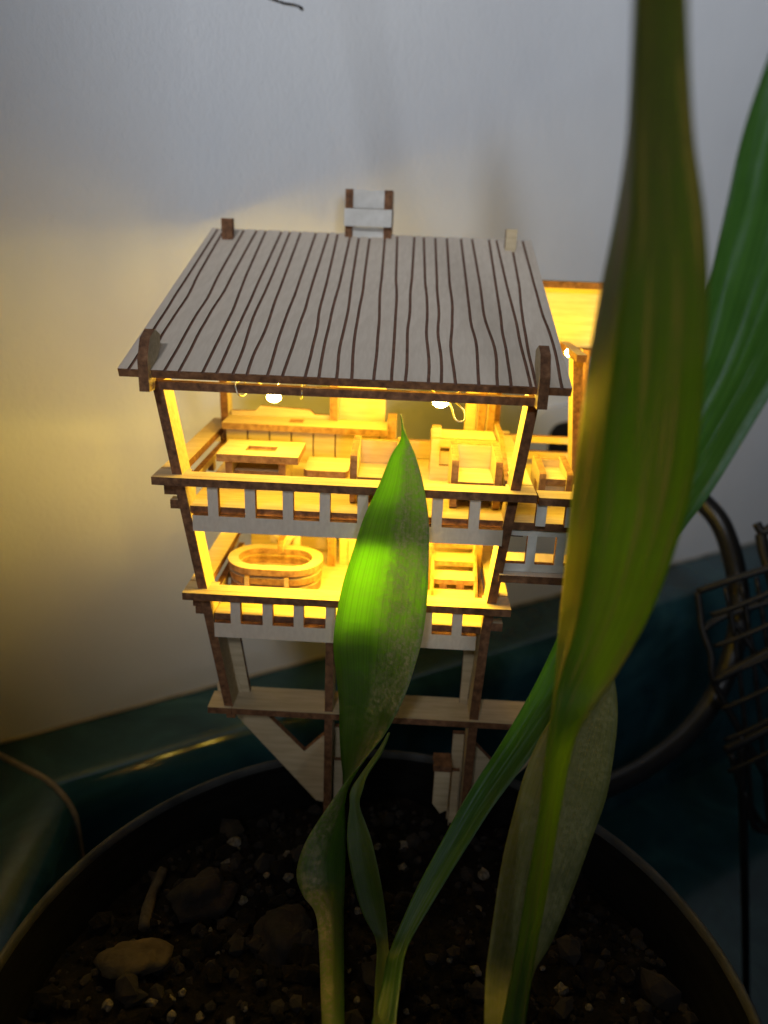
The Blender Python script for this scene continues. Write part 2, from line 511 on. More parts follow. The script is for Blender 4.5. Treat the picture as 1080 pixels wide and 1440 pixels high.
tag(link('potting_soil', v, f, SOIL, smooth=True), 'dark crumbly potting soil filling the black pot', 'soil', kind='stuff')

def lump(c, rx, ry, rz, seed, rot=0.0, sub=1, rough=0.3):
    bm = bmesh.new()
    bmesh.ops.create_icosphere(bm, subdivisions=sub, radius=1)
    vs = []
    for q in bm.verts:
        p = q.co.copy()
        k = 1 + rough * noise.noise(p * 1.3 + Vector((seed * 3.7, seed, 0))) * 1.6 + 0.12 * noise.noise(p * 4 + Vector((seed, 0, 0)))
        x, y, z = p.x * rx * k, p.y * ry * k, p.z * rz * k
        vs.append(Vector((c[0] + x * cos(rot) - y * sin(rot), c[1] + x * sin(rot) + y * cos(rot), c[2] + z)))
    fs = [tuple(q.index for q in p.verts) for p in bm.faces]
    bm.free()
    return vs, fs
P = []
for i in range(3600):
    r = 0.107 * math.sqrt(random.random()); a = random.uniform(0, 2 * pi)
    x, y = PC.x + r * cos(a), PC.y + r * sin(a)
    dn = noise.noise(Vector((x * 55, y * 55, 9)))
    s = min(0.0052, 0.0007 * math.exp(random.gauss(0.45 + 0.9 * dn, 0.55)))
    vv, ff = lump((x, y, soil_z(x, y) + s * 0.3), s * random.uniform(.8, 1.5), s, s * random.uniform(.6, 1), i, random.uniform(0, 3), 1)
    P.append((vv, ff, [0 if random.random() < .6 else 1] * len(ff)))
V, Fc, M = merge(P)
tag(link('soil_crumbs', V, Fc, [SOIL, BARK], None, M), 'loose dark crumbs strewn over the potting soil', 'crumbs', kind='stuff')

def at_soil(x, y):
    p = on_z(x, y, ZS)
    for _ in range(6):
        p = on_z(x, y, soil_z(p.x, p.y))
    return p
def soil_lump(name, x, y, rx, ry, rz, m, label, cat, seed, rot=0, sub=2, rough=0.3, group=None, lift=0.35):
    p = at_soil(x, y)
    vv, ff = lump((p.x, p.y, p.z + rz * lift), rx, ry, rz, seed, rot, sub, rough)
    return tag(link(name, vv, ff, m, None, smooth=sub > 2), label, cat, group)
soil_lump('flat_stone', 188, 1352, 0.0105, 0.0078, 0.0035, STONE, 'flat ochre stone lying on the soil below the dry twig', 'stone', 3, 0.2, 3, 0.34)
soil_lump('bark_chunk', 400, 1325, 0.0095, 0.0125, 0.007, BARK, 'large rough brown bark chunk on the soil beside the young leaf stalk', 'bark', 9, 0.1, 3, 0.42)
soil_lump('bark_chunk', 290, 1262, 0.012, 0.009, 0.006, BARK, 'low brown bark chunk on the soil behind the ochre stone', 'bark', 12, 0.4, 3, 0.45)
tw = [at_soil(x, y) + Vector((0, 0, 0.0028)) for x, y in [(203, 1312), (208, 1288), (216, 1262), (226, 1240), (231, 1228)]]
tag(tube('twig', tw, [0.0021, 0.0024, 0.0019, 0.0022, 0.0016], TWIG, None, 7), 'short dry twig leaning on the soil behind the flat ochre stone', 'twig')
PB = [(330, 1190, 17), (318, 1215, 14), (336, 1210, 8), (404, 1207, 13), (404, 1235, 14), (342, 1268, 10), (152, 1416, 11), (213, 1414, 13), (240, 1410, 13), (241, 1432, 11),
      (205, 1432, 11), (281, 1432, 10), (222, 1299, 6), (567, 1192, 13), (566, 1222, 11), (604, 1192, 9), (680, 1232, 15), (672, 1280, 10), (790, 1395, 15), (668, 1368, 13), (632, 1352, 8),
      (503, 1283, 9), (507, 1290, 8), (490, 1366, 8), (502, 1408, 7), (763, 1363, 6), (571, 1424, 7), (531, 1192, 8), (120, 1380, 6), (375, 1232, 8), (296, 1310, 6), (306, 1342, 6), (325, 1438, 9), (345, 1420, 6), (876, 1408, 6), (256, 1398, 9), (828, 1420, 9)]
for i, (x, y, d) in enumerate(PB):
    p = at_soil(x, y)
    s = d * 0.5 * (p - CAM).length / FPX
    soil_lump('perlite_grain', x, y, s * 1.1, s, s * 0.9, PERL, 'small pale perlite grain lying on the dark potting soil', 'perlite', i + 20, i * 1.3, 2, 0.35, 'perlite grains on the soil', 0.5)

# ================================================================ the wooden house
HR = empty('wooden_model_house', mm(2, 256, -248))
tag(HR, 'small laser-cut wooden tree house on stilts, glowing yellow, standing in the plant pot', 'model house')

# roof: a slab with the plank joints showing as burnt lines
E0, E1 = 245.0, 375.0
ZE, ZRG = -47.6, -4.1
XL, XR = -97.8, 52.8
SL = (ZRG - ZE) / (E1 - E0)
nl = math.hypot(1, SL)
NY, NZ = -SL / nl, 1 / nl
def roof_pt(x, s, h):             # s 0 eave .. 1 ridge, h above the plank tops
    y = E0 + (E1 - E0) * s
    return mm(x, y + NY * h, ZE + (ZRG - ZE) * s + NZ * h)
def roof_slab(name, h0, h1, mats, fm, x0, x1, s0, s1):
    v = [roof_pt(x, s, h) for h in (h0, h1) for s in (s0, s1) for x in (x0, x1)]
    f = [(0, 2, 3, 1), (4, 5, 7, 6), (0, 1, 5, 4), (2, 6, 7, 3), (0, 4, 6, 2), (1, 3, 7, 5)]
    return link(name, v, f, mats, HR, fm)
GROOVE = simple('burnt_groove', [(0.3, (0.12, 0.052, 0.028)), (0.7, (0.22, 0.10, 0.055))], 300, 0.85, 0.3)
roof = roof_slab('roof', -3.0, -0.55, [PLY, CHAR, GROOVE], [0, 2, 1, 1, 1, 1], XL, XR, 0, 1)
tops = [309, 318, 346, 364, 377, 399, 411, 426, 447.5, 465, 478, 496, 508, 523, 544, 561, 585, 598, 614, 630, 649.5, 665, 688.5, 698.6, 719, 735]
bots = [181.5, 203, 233, 254, 287, 307, 328, 351, 378, 400, 432, 451, 476, 496, 528, 555, 573, 604, 622, 643, 675, 701, 720, 746, 757, 790]
joints = []
NS = 26
for i, (t, b) in enumerate(zip(tops, bots)):
    xt = XL + (XR - XL) * (t - 300) / 447.0
    xb = XL + (XR - XL) * (b - 165) / 640.0
    row = []
    for k in range(NS + 1):
        s = k / NS
        wv = 1.7 * noise.noise(Vector((i * 0.9, s * 3.2, 1))) + 0.5 * noise.noise(Vector((i * 5.3, s * 6.5, 4)))
        row.append(xb + (xt - xb) * s + wv * sin(pi * min(1, s * 1.4 + 0.15)))
    joints.append(row)
ends = [[XL] * (NS + 1)] + joints + [[XR] * (NS + 1)]
for i in range(len(ends) - 1):
    L = [x + (0.55 if i else 0) for x in ends[i]]
    R_ = [x - (0.55 if i < len(ends) - 2 else 0) for x in ends[i + 1]]
    v, f, M = [], [], []
    for k in range(NS + 1):
        s = k / NS
        v += [roof_pt(L[k], s, 0), roof_pt(max(R_[k], L[k] + .3), s, 0), roof_pt(L[k], s, -0.55), roof_pt(max(R_[k], L[k] + .3), s, -0.55)]
    for k in range(NS):
        a, b = 4 * k, 4 * k + 4
        f += [(a, a + 1, b + 1, b), (a, b, b + 2, a + 2), (a + 1, a + 3, b + 3, b + 1)]
        M += [0, 1, 1]
    f += [(0, 2, 3, 1), (4 * NS, 4 * NS + 1, 4 * NS + 3, 4 * NS + 2)]
    M += [1, 1]
    link('roof_plank', v, f, [PLYR, CHAR], roof, M)

# hook pegs that clip the roof to the posts, stub pegs at the ridge
for x, lean in ((-88.3, -1), (43.2, 1)):
    plate('roof_hook', [(242.4, -54.5), (247.4, -54.8), (249.6, -51.2), (249.6, -47), (256, -42.0), (257, -37.5), (252, -35.2), (246.5, -37.4), (242.6, -44)], 'x', x - 1.7, x + 1.7, HR)
for x in (-87.3, 42.1):
    board('ridge_peg', x - 2.6, x + 2.4, 361, 365, -16, 0.4, 'y', HR, CHAR if x < 0 else PLY)
ch = boards('chimney', [(-34.2, -30.6, 370, 374, -13, 14.9, 'x'), (-16.3, -12.6, 370, 374, -13, 14.9, 'x'), (-34.2, -30.6, 384, 388, -13, 14.9, 'x'), (-16.3, -12.6, 384, 388, -13, 14.9, 'x')], HR)
for z0, z1, x0, x1, y0, y1 in ((7.0, 14.6, -30.6, -16.3, 371, 373.2), (-0.9, 6.6, -34.4, -12.5, 367.4, 369.8), (-10.5, -1.2, -30.6, -16.3, 371, 373.2), (7.0, 14.6, -30.6, -16.3, 385, 387.2), (-0.9, 6.6, -34.4, -12.5, 388.4, 390.8)):
    board('chimney_board', x0, x1, y0, y1, z0, z1, 'y', ch, PAINTWHITE)
for x0, x1 in ((-33.6, -31.2), (-15.7, -13.3)):
    board('chimney_board', x0, x1, 374.2, 383.8, -12, 14, 'x', ch, PAINTWHITE)

# front posts (leaning in towards the bottom), legs, rear posts
post('post', [(-87.4, -52.6), (-66.6, -190)], 3.6, 252, 262, HR)
post('post', [(42.2, -52.6), (33.2, -143), (31.8, -182), (31.4, -262)], 3.6, 252, 262, HR)
post('leg', [(-26.6, -150), (-27.2, -262)], 3.2, 252, 262, HR)
for x in (-81.5, 38.5):
    post('rear_post', [(x - 1, -24), (x, -146)], 3.4, 322, 330, HR)
board('eave_beam', -85.2, 45.6, 247.6, 250.8, -54.7, -51.9, 'y', HR, CHAR)
board('rear_beam', -88, 44, 331, 335, -27.6, -23.8, 'y', HR)
for x in (-70, 28):
    post('rafter', [(x, -35), (x, -38)], 2.6, 300, 330, HR)

def deck(zr, zf, zs, rx0, rx1, fx0, fx1, sx0, sx1, bal, by, rb):
    floor = board('deck_floor', fx0, fx1, 253, by, zf - 3.1, zf, 'z', HR)
    # joint lines of the floor
    rail = boards('front_railing', [(rx0, rx1, 248, 250.9, zr - 3, zr, 'z'), (rx0, rx0 + 12, 251, 258.5, zr - 3, zr, 'z'), (rx1 - 10, rx1, 251, 258.5, zr - 3, zr, 'z'), (rx0 + 12, rx1 - 10, 251, 256.2, zr - 3.0, zr - 0.0, 'z')], HR)
    board('railing_strip', sx0, sx1, 249.6, 252.4, zs - 6.2, zs, 'y', rail, PLYR)
    for b in bal:
        board('baluster', b - 1.9, b + 1.9, 249.6, 252.4, zs, zr - 3, 'y', rail, PLYR)
    for xa, xb, sg in ((rx0, rx0 + 7.6, 1), (rx1 - 7.6, rx1, -1)):
        side = board('side_railing', xa, xb, 259, rb, zr - 3, zr, 'z', HR)
        xi = xb + 1.2 if sg > 0 else xa - 1.2
        board('lower_bar', xi - 1.2, xi + 1.2, 263, rb - 6, zr - 8.4, zr - 5.6, 'x', side)
        n = 5
        for i in range(n):
            y = 266 + i * (rb - 276) / (n - 1)
            board('baluster', xi - 1.2, xi + 1.2, y - 1.8, y + 1.8, zf, zr - 8.4, 'x', side)
        board('spacer', xa + 2, xb - 2, 266, 269, zr - 8, zr - 3, 'y', side)
        board('spacer', xa + 2, xb - 2, rb - 12, rb - 9, zr - 8, zr - 3, 'y', side)
    return floor, rail
deck(-86.2, -98.4, -100.7, -90.5, 46.0, -79.5, 36.3, -77, 35.6, [-69.2, -55.7, -42.0, -28.7, -15.1, -1.9, 11.6, 24.9], 336, 336)
deck(-131.7, -142.4, -144.7, -82.2, 41.3, -71.5, 32.9, -71, 29.5, [-62.6, -50.3, -38.4, -26.2, -14.1, -2.1, 10.5, 21.9], 322, 316)
for x0, x1, z in ((-86.6, -80.2, -97.2), (38.4, 43.8, -101.6), (-79.6, -73.6, -140.8), (34.8, 39.8, -141.6)):
    board('joist_end', x0, x1, 255, 259, z - 3.4, z, 'z', HR)
for z, x0, x1 in ((-92.0, -88, -82), (-137.5, -80, -75)):
    board('joist_end', x0, x1, 253.5, 257, z - 2.6, z + 1.2, 'z', HR)

# inside, lamp glow is put into the cut edges as a paler orange-brown
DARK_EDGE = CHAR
CHAR = simple('lit_charred_edge', [(0.3, (0.17, 0.088, 0.038)), (0.55, (0.31, 0.175, 0.078)), (0.8, (0.42, 0.26, 0.125))], 420, 0.8, 0.3, 0.0003, spec=0.2)
# ---- upper storey back wall: counter on planks, window wall behind
boards('window_wall', [(-79.5, -35, 325.5, 328, -98, -84.5, 'y'), (-31.4, -10.8, 325.5, 328, -98, -46, 'y'), (-10.8, 24.6, 325.5, 328, -98, -90, 'y'), (24.6, 36.5, 325.5, 328, -98, -86, 'y'),
                       (24.6, 29.5, 325.5, 328, -86, -46, 'y'), (-79.5, -31.4, 325.5, 328, -61, -46, 'y'), (-10.8, 24.6, 325.5, 328, -60, -46, 'y'), (29.5, 36.5, 325.5, 328, -58, -46, 'y')], HR)
for x in (-33.2, 31.5):
    board('window_post', x - 1.7, x + 1.7, 320, 325, -84, -46, 'x', HR)
board('window_post', 33.6, 36.6, 316, 321, -98, -46, 'x', HR)
plate('scalloped_board', [(-79, -84), (-35, -84), (-35, -79.5), (-42, -79.5), (-44, -77.6), (-66, -76.6), (-68.5, -79), (-79, -79.3)], 'y', 323, 325.2, HR)
cnt = board('counter_top', -80, -8.6, 308.5, 322.5, -84.0, -81.2, 'z', HR)
for i in range(8):
    x0 = -79.3 + 9.55 * i
    board('wall_plank', x0 + 0.3, min(x0 + 9.25, -9.4), 312, 314.2, -98.3, -84.1, 'y', cnt)
boards('plank_backing', [(-79.3, -9.4, 314.3, 315.5, -98.3, -84.1, 'y')], cnt, CHAR)
board('counter_end', -9.2, -5.4, 309, 322, -98.3, -77, 'x', HR)
board('counter_inlay', -52, -46, 314, 319, -81.1, -80.9, 'z', cnt, CHAR)
plate('side_panel', [(268, -88), (300, -78.5), (322, -78.5), (322, -98), (268, -98)], 'x', 37.0, 39.0, HR)

# ---- lower storey back wall
boards('lower_back_wall', [(-71, -33, 318, 320.5, -142, -136, 'y'), (-30, 8, 318, 320.5, -142, -104, 'y'), (8, 33, 318, 320.5, -142, -112, 'y'), (-71, -33, 318, 320.5, -124, -104, 'y')], HR)
for x, y in ((-31.4, 300), (10.4, 282), (31.2, 284)):
    post('interior_post', [(x, -102), (x, -142.2)], 3.2, y, y + 5, HR)
tube('back_rail', [mm(-70, 315, -128), mm(-36, 315, -128)], 0.0014, PLY, HR, 8)
tube('back_rail', [mm(-70, 315, -132.5), mm(-36, 315, -132.5)], 0.0014, PLY, HR, 8)

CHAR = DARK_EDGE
# ---- stilts: flat tie board, gussets, braces, feet
board('tie_board', -66, 78, 250.6, 266.5, -187.2, -184.4, 'z', HR)
def gusset(mir):
    q = [(-74.5, -187), (-74.6, -181), (-73, -177), (-69.5, -175), (-66.4, -176.5), (-64.2, -184), (-38.2, -213), (-30.2, -204.2), (-27.8, -204.2), (-27.8, -240), (-33, -239)]
    return [((4.4 - x) if mir else x, z) for x, z in q]
plate('brace', gusset(False), 'y', 262.2, 265.0, HR)
plate('brace', gusset(True), 'y', 262.2, 265.0, HR)
board('tie_cap', -75.8, -66.2, 250.6, 262, -187.2, -184.4, 'z', HR)
plate('stilt_cheek', [(-74, -146), (-66.0, -146), (-61, -184.2), (-67.5, -184.2)], 'y', 262.3, 264.6, HR)
plate('stilt_cheek', [(26.6, -149), (31.5, -149), (29.6, -184.2), (26.6, -184.2)], 'y', 262.3, 264.6, HR)
board('foot_plate', -25.0, -20.4, 259, 261.4, -260, -197, 'y', HR)
board('foot_plate', 24.8, 29.4, 259, 261.4, -260, -197, 'y', HR)
board('foot_clip', -24.6, -21, 256.4, 258.6, -260, -212, 'y', HR)
board('foot_clip', 25.4, 28.6, 256.4, 258.6, -260, -214, 'y', HR)
plate('stub_bracket', [(17.6, -209), (24.0, -209), (24.0, -229), (21, -231), (17.6, -226)], 'y', 250, 252.4, HR)
board('stub_cap', 17.0, 24.4, 249.4, 258, -208.9, -206.2, 'z', HR, CHAR)

# ---- the side wing
WG = boards('wing_floor', [(37.2, 96, 253, 340, -101.6, -98.6, 'z')], HR)
wr = boards('wing_railing', [(47.0, 97, 248.6, 256.8, -90.2, -87.3, 'z')], HR)
for x in (48.6, 59.0, 69.4, 79.8, 90.2):
    board('baluster', x - 1.8, x + 1.8, 250, 252.6, -98.6, -90.2, 'y', wr, PAINTWHITE)
lat = boards('wing_lattice', [(37.0, 96, 254, 256.4, -104.2, -101.7, 'y'), (37.0, 96, 254, 256.4, -118.6, -115.4, 'y')], HR, PAINTWHITE)
for x in (47.2, 57.8, 68.4, 79.0, 89.6):
    board('lattice_bar', x - 1.7, x + 1.7, 254, 256.4, -115.4, -104.2, 'y', lat, PAINTWHITE)
board('wing_lower_board', 36.0, 80, 250.5, 272, -121.8, -118.8, 'z', HR, PLYR)
boards('wing_back_rail', [(40.5, 96, 326, 328.5, -96, -92.6, 'y'), (40.5, 96, 326, 328.5, -88.5, -85.5, 'y')], HR)
post('wing_post', [(65.5, -47), (71.2, -98.5)], 3.8, 300, 309, HR)
post('wing_post', [(93, -47), (93, -98.5)], 3.8, 300, 309, HR)
post('wing_post', [(75, -47), (78, -98.5)], 3.4, 328.6, 335, HR)
board('wing_gable', 41, 97, 338.2, 340.8, -49.0, -22.4, 'y', HR)
board('wing_eave', 40, 98, 334.5, 343, -22.3, -19.6, 'z', HR)
board('wing_beam', 41, 97, 333.5, 337.8, -50.5, -47.4, 'y', HR, CHAR)
board('wing_side_beam', 64, 68, 296, 333, -47.2, -44.4, 'z', HR)

# ---------------------------------------------------------------- furniture (stands on the decks)
ZD = -98.3
CHAR = bpy.data.materials['lit_charred_edge']
t = empty('slotted_table', mm(-58, 287, ZD))
tag(t, 'low wooden table with a slotted top on the upper deck before the plank counter', 'table')
boards('table_top', [(-74.4, -42.4, 276.5, 283.2, -88.4, -85.4, 'z'), (-74.4, -42.4, 290, 298, -88.4, -85.4, 'z'), (-74.4, -64.5, 283.2, 290, -88.4, -85.4, 'z'), (-52.5, -42.4, 283.2, 290, -88.4, -85.4, 'z')], t)
board('slot_inlay', -64.5, -52.5, 283.2, 290, -88.3, -86.6, 'z', t, CHAR)
for x in (-70, -49):
    board('table_leg', x - 1.4, x + 1.4, 278, 296, ZD, -88.5, 'x', t)
board('table_shelf', -68.4, -50.6, 280, 294, -95.2, -92.8, 'z', t)
t = empty('low_bench', mm(-33, 292, ZD))
tag(t, 'low flat wooden bench beside the slotted table on the upper deck', 'bench')
plate('bench_seat', [(-41.5, 286), (-40, 284), (-24.5, 284), (-23.5, 286), (-23.5, 303), (-41.5, 303)], 'z', -95.4, -92.8, t)
for x in (-39, -26):
    board('bench_leg', x - 1.3, x + 1.3, 286, 301, ZD, -95.5, 'x', t)

def armchair(x0, x1, y0, y1, label, z=ZD, top=-79.0):
    c = empty('wooden_armchair', mm((x0 + x1) / 2, (y0 + y1) / 2, z))
    tag(c, label, 'armchair', 'wooden armchairs in the house')
    for xa, xb in ((x0, x0 + 2.6), (x1 - 2.6, x1)):
        pts = [(y0 + 1.6, z), (y0 + .4, z + .6), (y0, z + 2), (y0, top - 2.4), (y0 + .6, top - .6), (y0 + 2, top), (y1 - 2, top + 1.4), (y1, top + 1.4), (y1, z)]
        s = plate('side_panel', pts, 'x', xa, xb, c)
        board('cutout_shade', xa - .15, xb + .15, y0 + 4, y0 + 9, z + 4, z + 8, 'x', s, CHAR)  # raised darker block standing in for the shade of a square hole
    board('seat', x0 + 2.7, x1 - 2.7, y0 + 1, y1 - 3.2, z + 8, z + 10.4, 'z', c)
    board('seat_front', x0 + 2.7, x1 - 2.7, y0 + 2, y0 + 4.2, z + 3.4, z + 7.9, 'y', c)
    board('backrest', x0 + 2.7, x1 - 2.7, y1 - 3, y1 - .6, z + 3, top + .4, 'y', c)
    return c
armchair(-21, -1.5, 263, 285, 'wooden armchair in front of the plank counter end, behind the young leaf')
armchair(16.5, 35.2, 263, 285, 'wooden armchair in front of the open cabinet on the upper deck')
armchair(50.5, 63.5, 272, 292, 'wooden armchair on the side wing deck beside its leaning post', -98.5, -85.5)

t = empty('open_cabinet', mm(22, 300, ZD))
tag(t, 'open wooden cabinet with square holes on the upper deck behind an armchair', 'cabinet')
boards('cabinet_front', [(9.5, 36.0, 296, 298.4, -84, -80.6, 'y'), (9.5, 13.2, 296, 298.4, -98.2, -84, 'y'), (19.5, 24, 296, 298.4, -98.2, -84, 'y'), (31, 36.0, 296, 298.4, -98.2, -84, 'y'), (13.2, 31, 296, 298.4, -98.2, -92, 'y')], t)
board('cabinet_top', 9.5, 36, 298.5, 312, -83, -80.6, 'z', t)
board('cabinet_back', 9.5, 36, 310, 312, -98.2, -83.1, 'y', t)
board('corner_stub', 9.6, 13.4, 299, 303, -80.5, -76.5, 'y', t)
board('drawer', 13.4, 19.3, 297, 300, -91.5, -86, 'y', t)

# bathtub: stacked oval rings
ZL = -142.3
t = empty('oval_bathtub', mm(-52.5, 280.5, ZL))
tag(t, 'oval wooden bathtub of stacked rings on the lower deck', 'bathtub')
def ring(name, rx, ry, wall, z0, z1, parent, n=44, face=None):
    def oval(a, bx, by):
        # stadium outline
        st = bx - by
        cx = cos(a); sx = sin(a)
        return (by * cx + (st if cx > 0 else -st), by * sx)
    v, f, M = [], [], []
    for i in range(n):
        a = 2 * pi * (i + .5) / n
        for (bx, by) in ((rx, ry), (rx - wall, ry - wall)):
            p = oval(a, bx, by)
            for z in (z0, z1):
                v.append(mm(-52.5 + p[0], 280.5 + p[1], z))
    for i in range(n):
        a, b = 4 * i, 4 * ((i + 1) % n)
        f += [(a, b, b + 1, a + 1), (a + 2, a + 3, b + 3, b + 2), (a + 1, b + 1, b + 3, a + 3), (a, a + 2, b + 2, b)]
        M += [1, 1, 0, 0]
    return link(name, v, f, [face or PLY, CHAR], parent, M)
ring('tub_rim', 19.6, 12.6, 4.4, -132.8, -130.0, t)
ring('tub_ring', 17.6, 10.6, 3.0, -134.2, -132.9, t)
ring('tub_ring', 19.2, 12.2, 4.0, -137.0, -134.3, t)
ring('tub_ring', 17.6, 10.6, 3.0, -138.4, -137.1, t)
ring('tub_base', 18.8, 11.8, 11.2, -142.0, -138.5, t)
for x in (-62, -46):
    board('tub_tab', x - .9, x + .9, 267.2, 268.4, -139, -133.2, 'y', t)
t = empty('bath_tap', mm(-51, 297, ZL))
tag(t, 'wooden bath tap with two handles on its column behind the oval bathtub', 'tap')
boards('tap_column', [(-57.5, -54.6, 296, 298.4, ZL, -122, 'y'), (-47.4, -44.5, 296, 298.4, ZL, -122, 'y')], t)
plate('tap_bridge', [(-57.5, -124), (-54, -127.5), (-52.5, -131), (-49.5, -131), (-48, -127.5), (-44.5, -124), (-44.5, -121.9), (-57.5, -121.9)], 'y', 293.4, 295.8, t)
plate('tap_spout', [(284, -127.2), (293.3, -127.2), (293.3, -124.6), (285.5, -124.6), (283, -126), (282.6, -129), (284, -129)], 'x', -52.2, -49.8, t)
for x in (-56, -46):
    tube('tap_handle', [mm(x - 2.2, 294.6, -120.6), mm(x + 2.2, 294.6, -120.6)], 0.0011, PLY, t, 8)

st = empty('wooden_staircase', mm(21, 285, ZL))
tag(st, 'small wooden open staircase inside the lower storey by the right post', 'staircase')
for i in range(4):
    y = 266 + i * 7.5
    z = ZL + 4.6 + i * 4.8
    tr = board('tread', 13.2, 29.4, y, y + 9, z - 2.2, z, 'z', st)
    if i == 1:
        for x in (17, 24):
            board('riser_block', x - 1.6, x + 1.6, y + 1, y + 4, z - 4.6, z - 2.3, 'y', tr, CHAR)
for x in (12.0, 29.5):
    plate('stringer', [(266, ZL), (300, ZL), (300, ZL + 21), (290, ZL + 21), (266, ZL + 5)], 'x', x, x + 1.1, st)
wt = empty('wall_cabinet', mm(-8, 306, ZL))
tag(wt, 'plain wooden cupboard against the lower storey back wall, behind the young leaf', 'cupboard')
board('cupboard_body', -28, 5, 303, 317.4, ZL, -124, 'y', wt)
board('cupboard_top', -29, 6, 301.5, 317.5, -123.9, -121.4, 'z', wt)
for x in (-20, -11.6, -3.2):
    board('door_panel', x - 3.8, x + 3.8, 301.6, 302.9, ZL + 1, -125, 'y', wt)

# ---------------------------------------------------------------- fairy lights
LEDC = (1.0, 0.66, 0.010)
fl_ = empty('fairy_light_string', mm(-48, 262, -57))
tag(fl_, 'string of tiny warm fairy lights on silver wire looped through the wooden house', 'fairy lights')
def lamp(p, power, bulb=True):
    bm = bmesh.new()
    bmesh.ops.create_icosphere(bm, subdivisions=2, radius=1)
    c = mm(*p)
    vs = [Vector((c.x + q.co.x * 0.0030, c.y + q.co.y * 0.0020, c.z + q.co.z * 0.0021)) for q in bm.verts]
    fs = [tuple(q.index for q in g.verts) for g in bm.faces]
    bm.free()
    b = link('bulb', vs, fs, LEDM, fl_, smooth=True)
    b.visible_shadow = True
    l = bpy.data.lights.new('bulb_glow', 'POINT')
    l.energy = power
    l.color = LEDC
    l.shadow_soft_size = 0.004 if p[2] < -100 and p[1] < 300 else 0.020 if p[1] > 280 and p[2] > -60 else 0.010
    o = bpy.data.objects.new('bulb_glow', l)
    COL.objects.link(o)
    o.parent = fl_
    o.location = Vector((c.x, c.y, c.z - 0.0045)) - WPOS[fl_.name]
for p_, w_ in (((-53, 285, -64.0), 0.034), ((10.6, 258.0, -57.0), 0.030), ((-24, 304, -48), 0.055), ((2, 288, -50), 0.055), ((20, 304, -48), 0.045), ((34, 276, -54), 0.045),
               ((-66, 267, -49.5), 0.014), ((-34, 267, -49.5), 0.022), ((34, 267, -49.5), 0.016),  # out-of-sight bulbs added to brighten the front rail and floor
               ((-50, 261, -106), 0.040), ((-28, 266, -105.5), 0.045), ((-14, 262, -105.2), 0.035), ((-2, 276, -105.2), 0.055), ((10, 260, -105.2), 0.035), ((24, 268, -106), 0.05),
               ((-86, 316, -110), 0.019), ((-60, 332, -110), 0.026), ((66, 316, -46.5), 0.10), ((84, 300, -52), 0.07)):  # first two: unseen bulbs added for the ledge streak and wall glow
    lamp(p_, w_)
def wire(pts, r=0.00028):
    tube('wire', [mm(*p) for p in crom(pts, 6)], r, WIRE, fl_, 6)
wire([(-86, 255, -50.9), (-60, 254, -51.2), (-52, 256, -53), (-51, 272, -60), (-53, 284, -62), (-48, 268, -55), (-45, 255, -52), (-38, 252.6, -51.6), (-37, 250, -51.4), (-36.4, 247, -54), (-37, 250, -56), (-35, 254, -51.5), (-20, 254, -51.2), (4, 254, -51.2), (9, 256, -54), (11, 258, -56), (13.6, 252, -56), (15.6, 248, -60.5), (18.6, 248, -60.8), (18.2, 250, -57.5), (14.5, 252, -54), (20, 254, -51.4), (40, 255, -51)])
wire([(-59, 247.2, -51.4), (-58.6, 246.9, -53.6), (-57.6, 247.2, -55.4), (-56.4, 250.9, -55.6), (-57, 252, -51.4), (-59, 247.2, -51.4)])

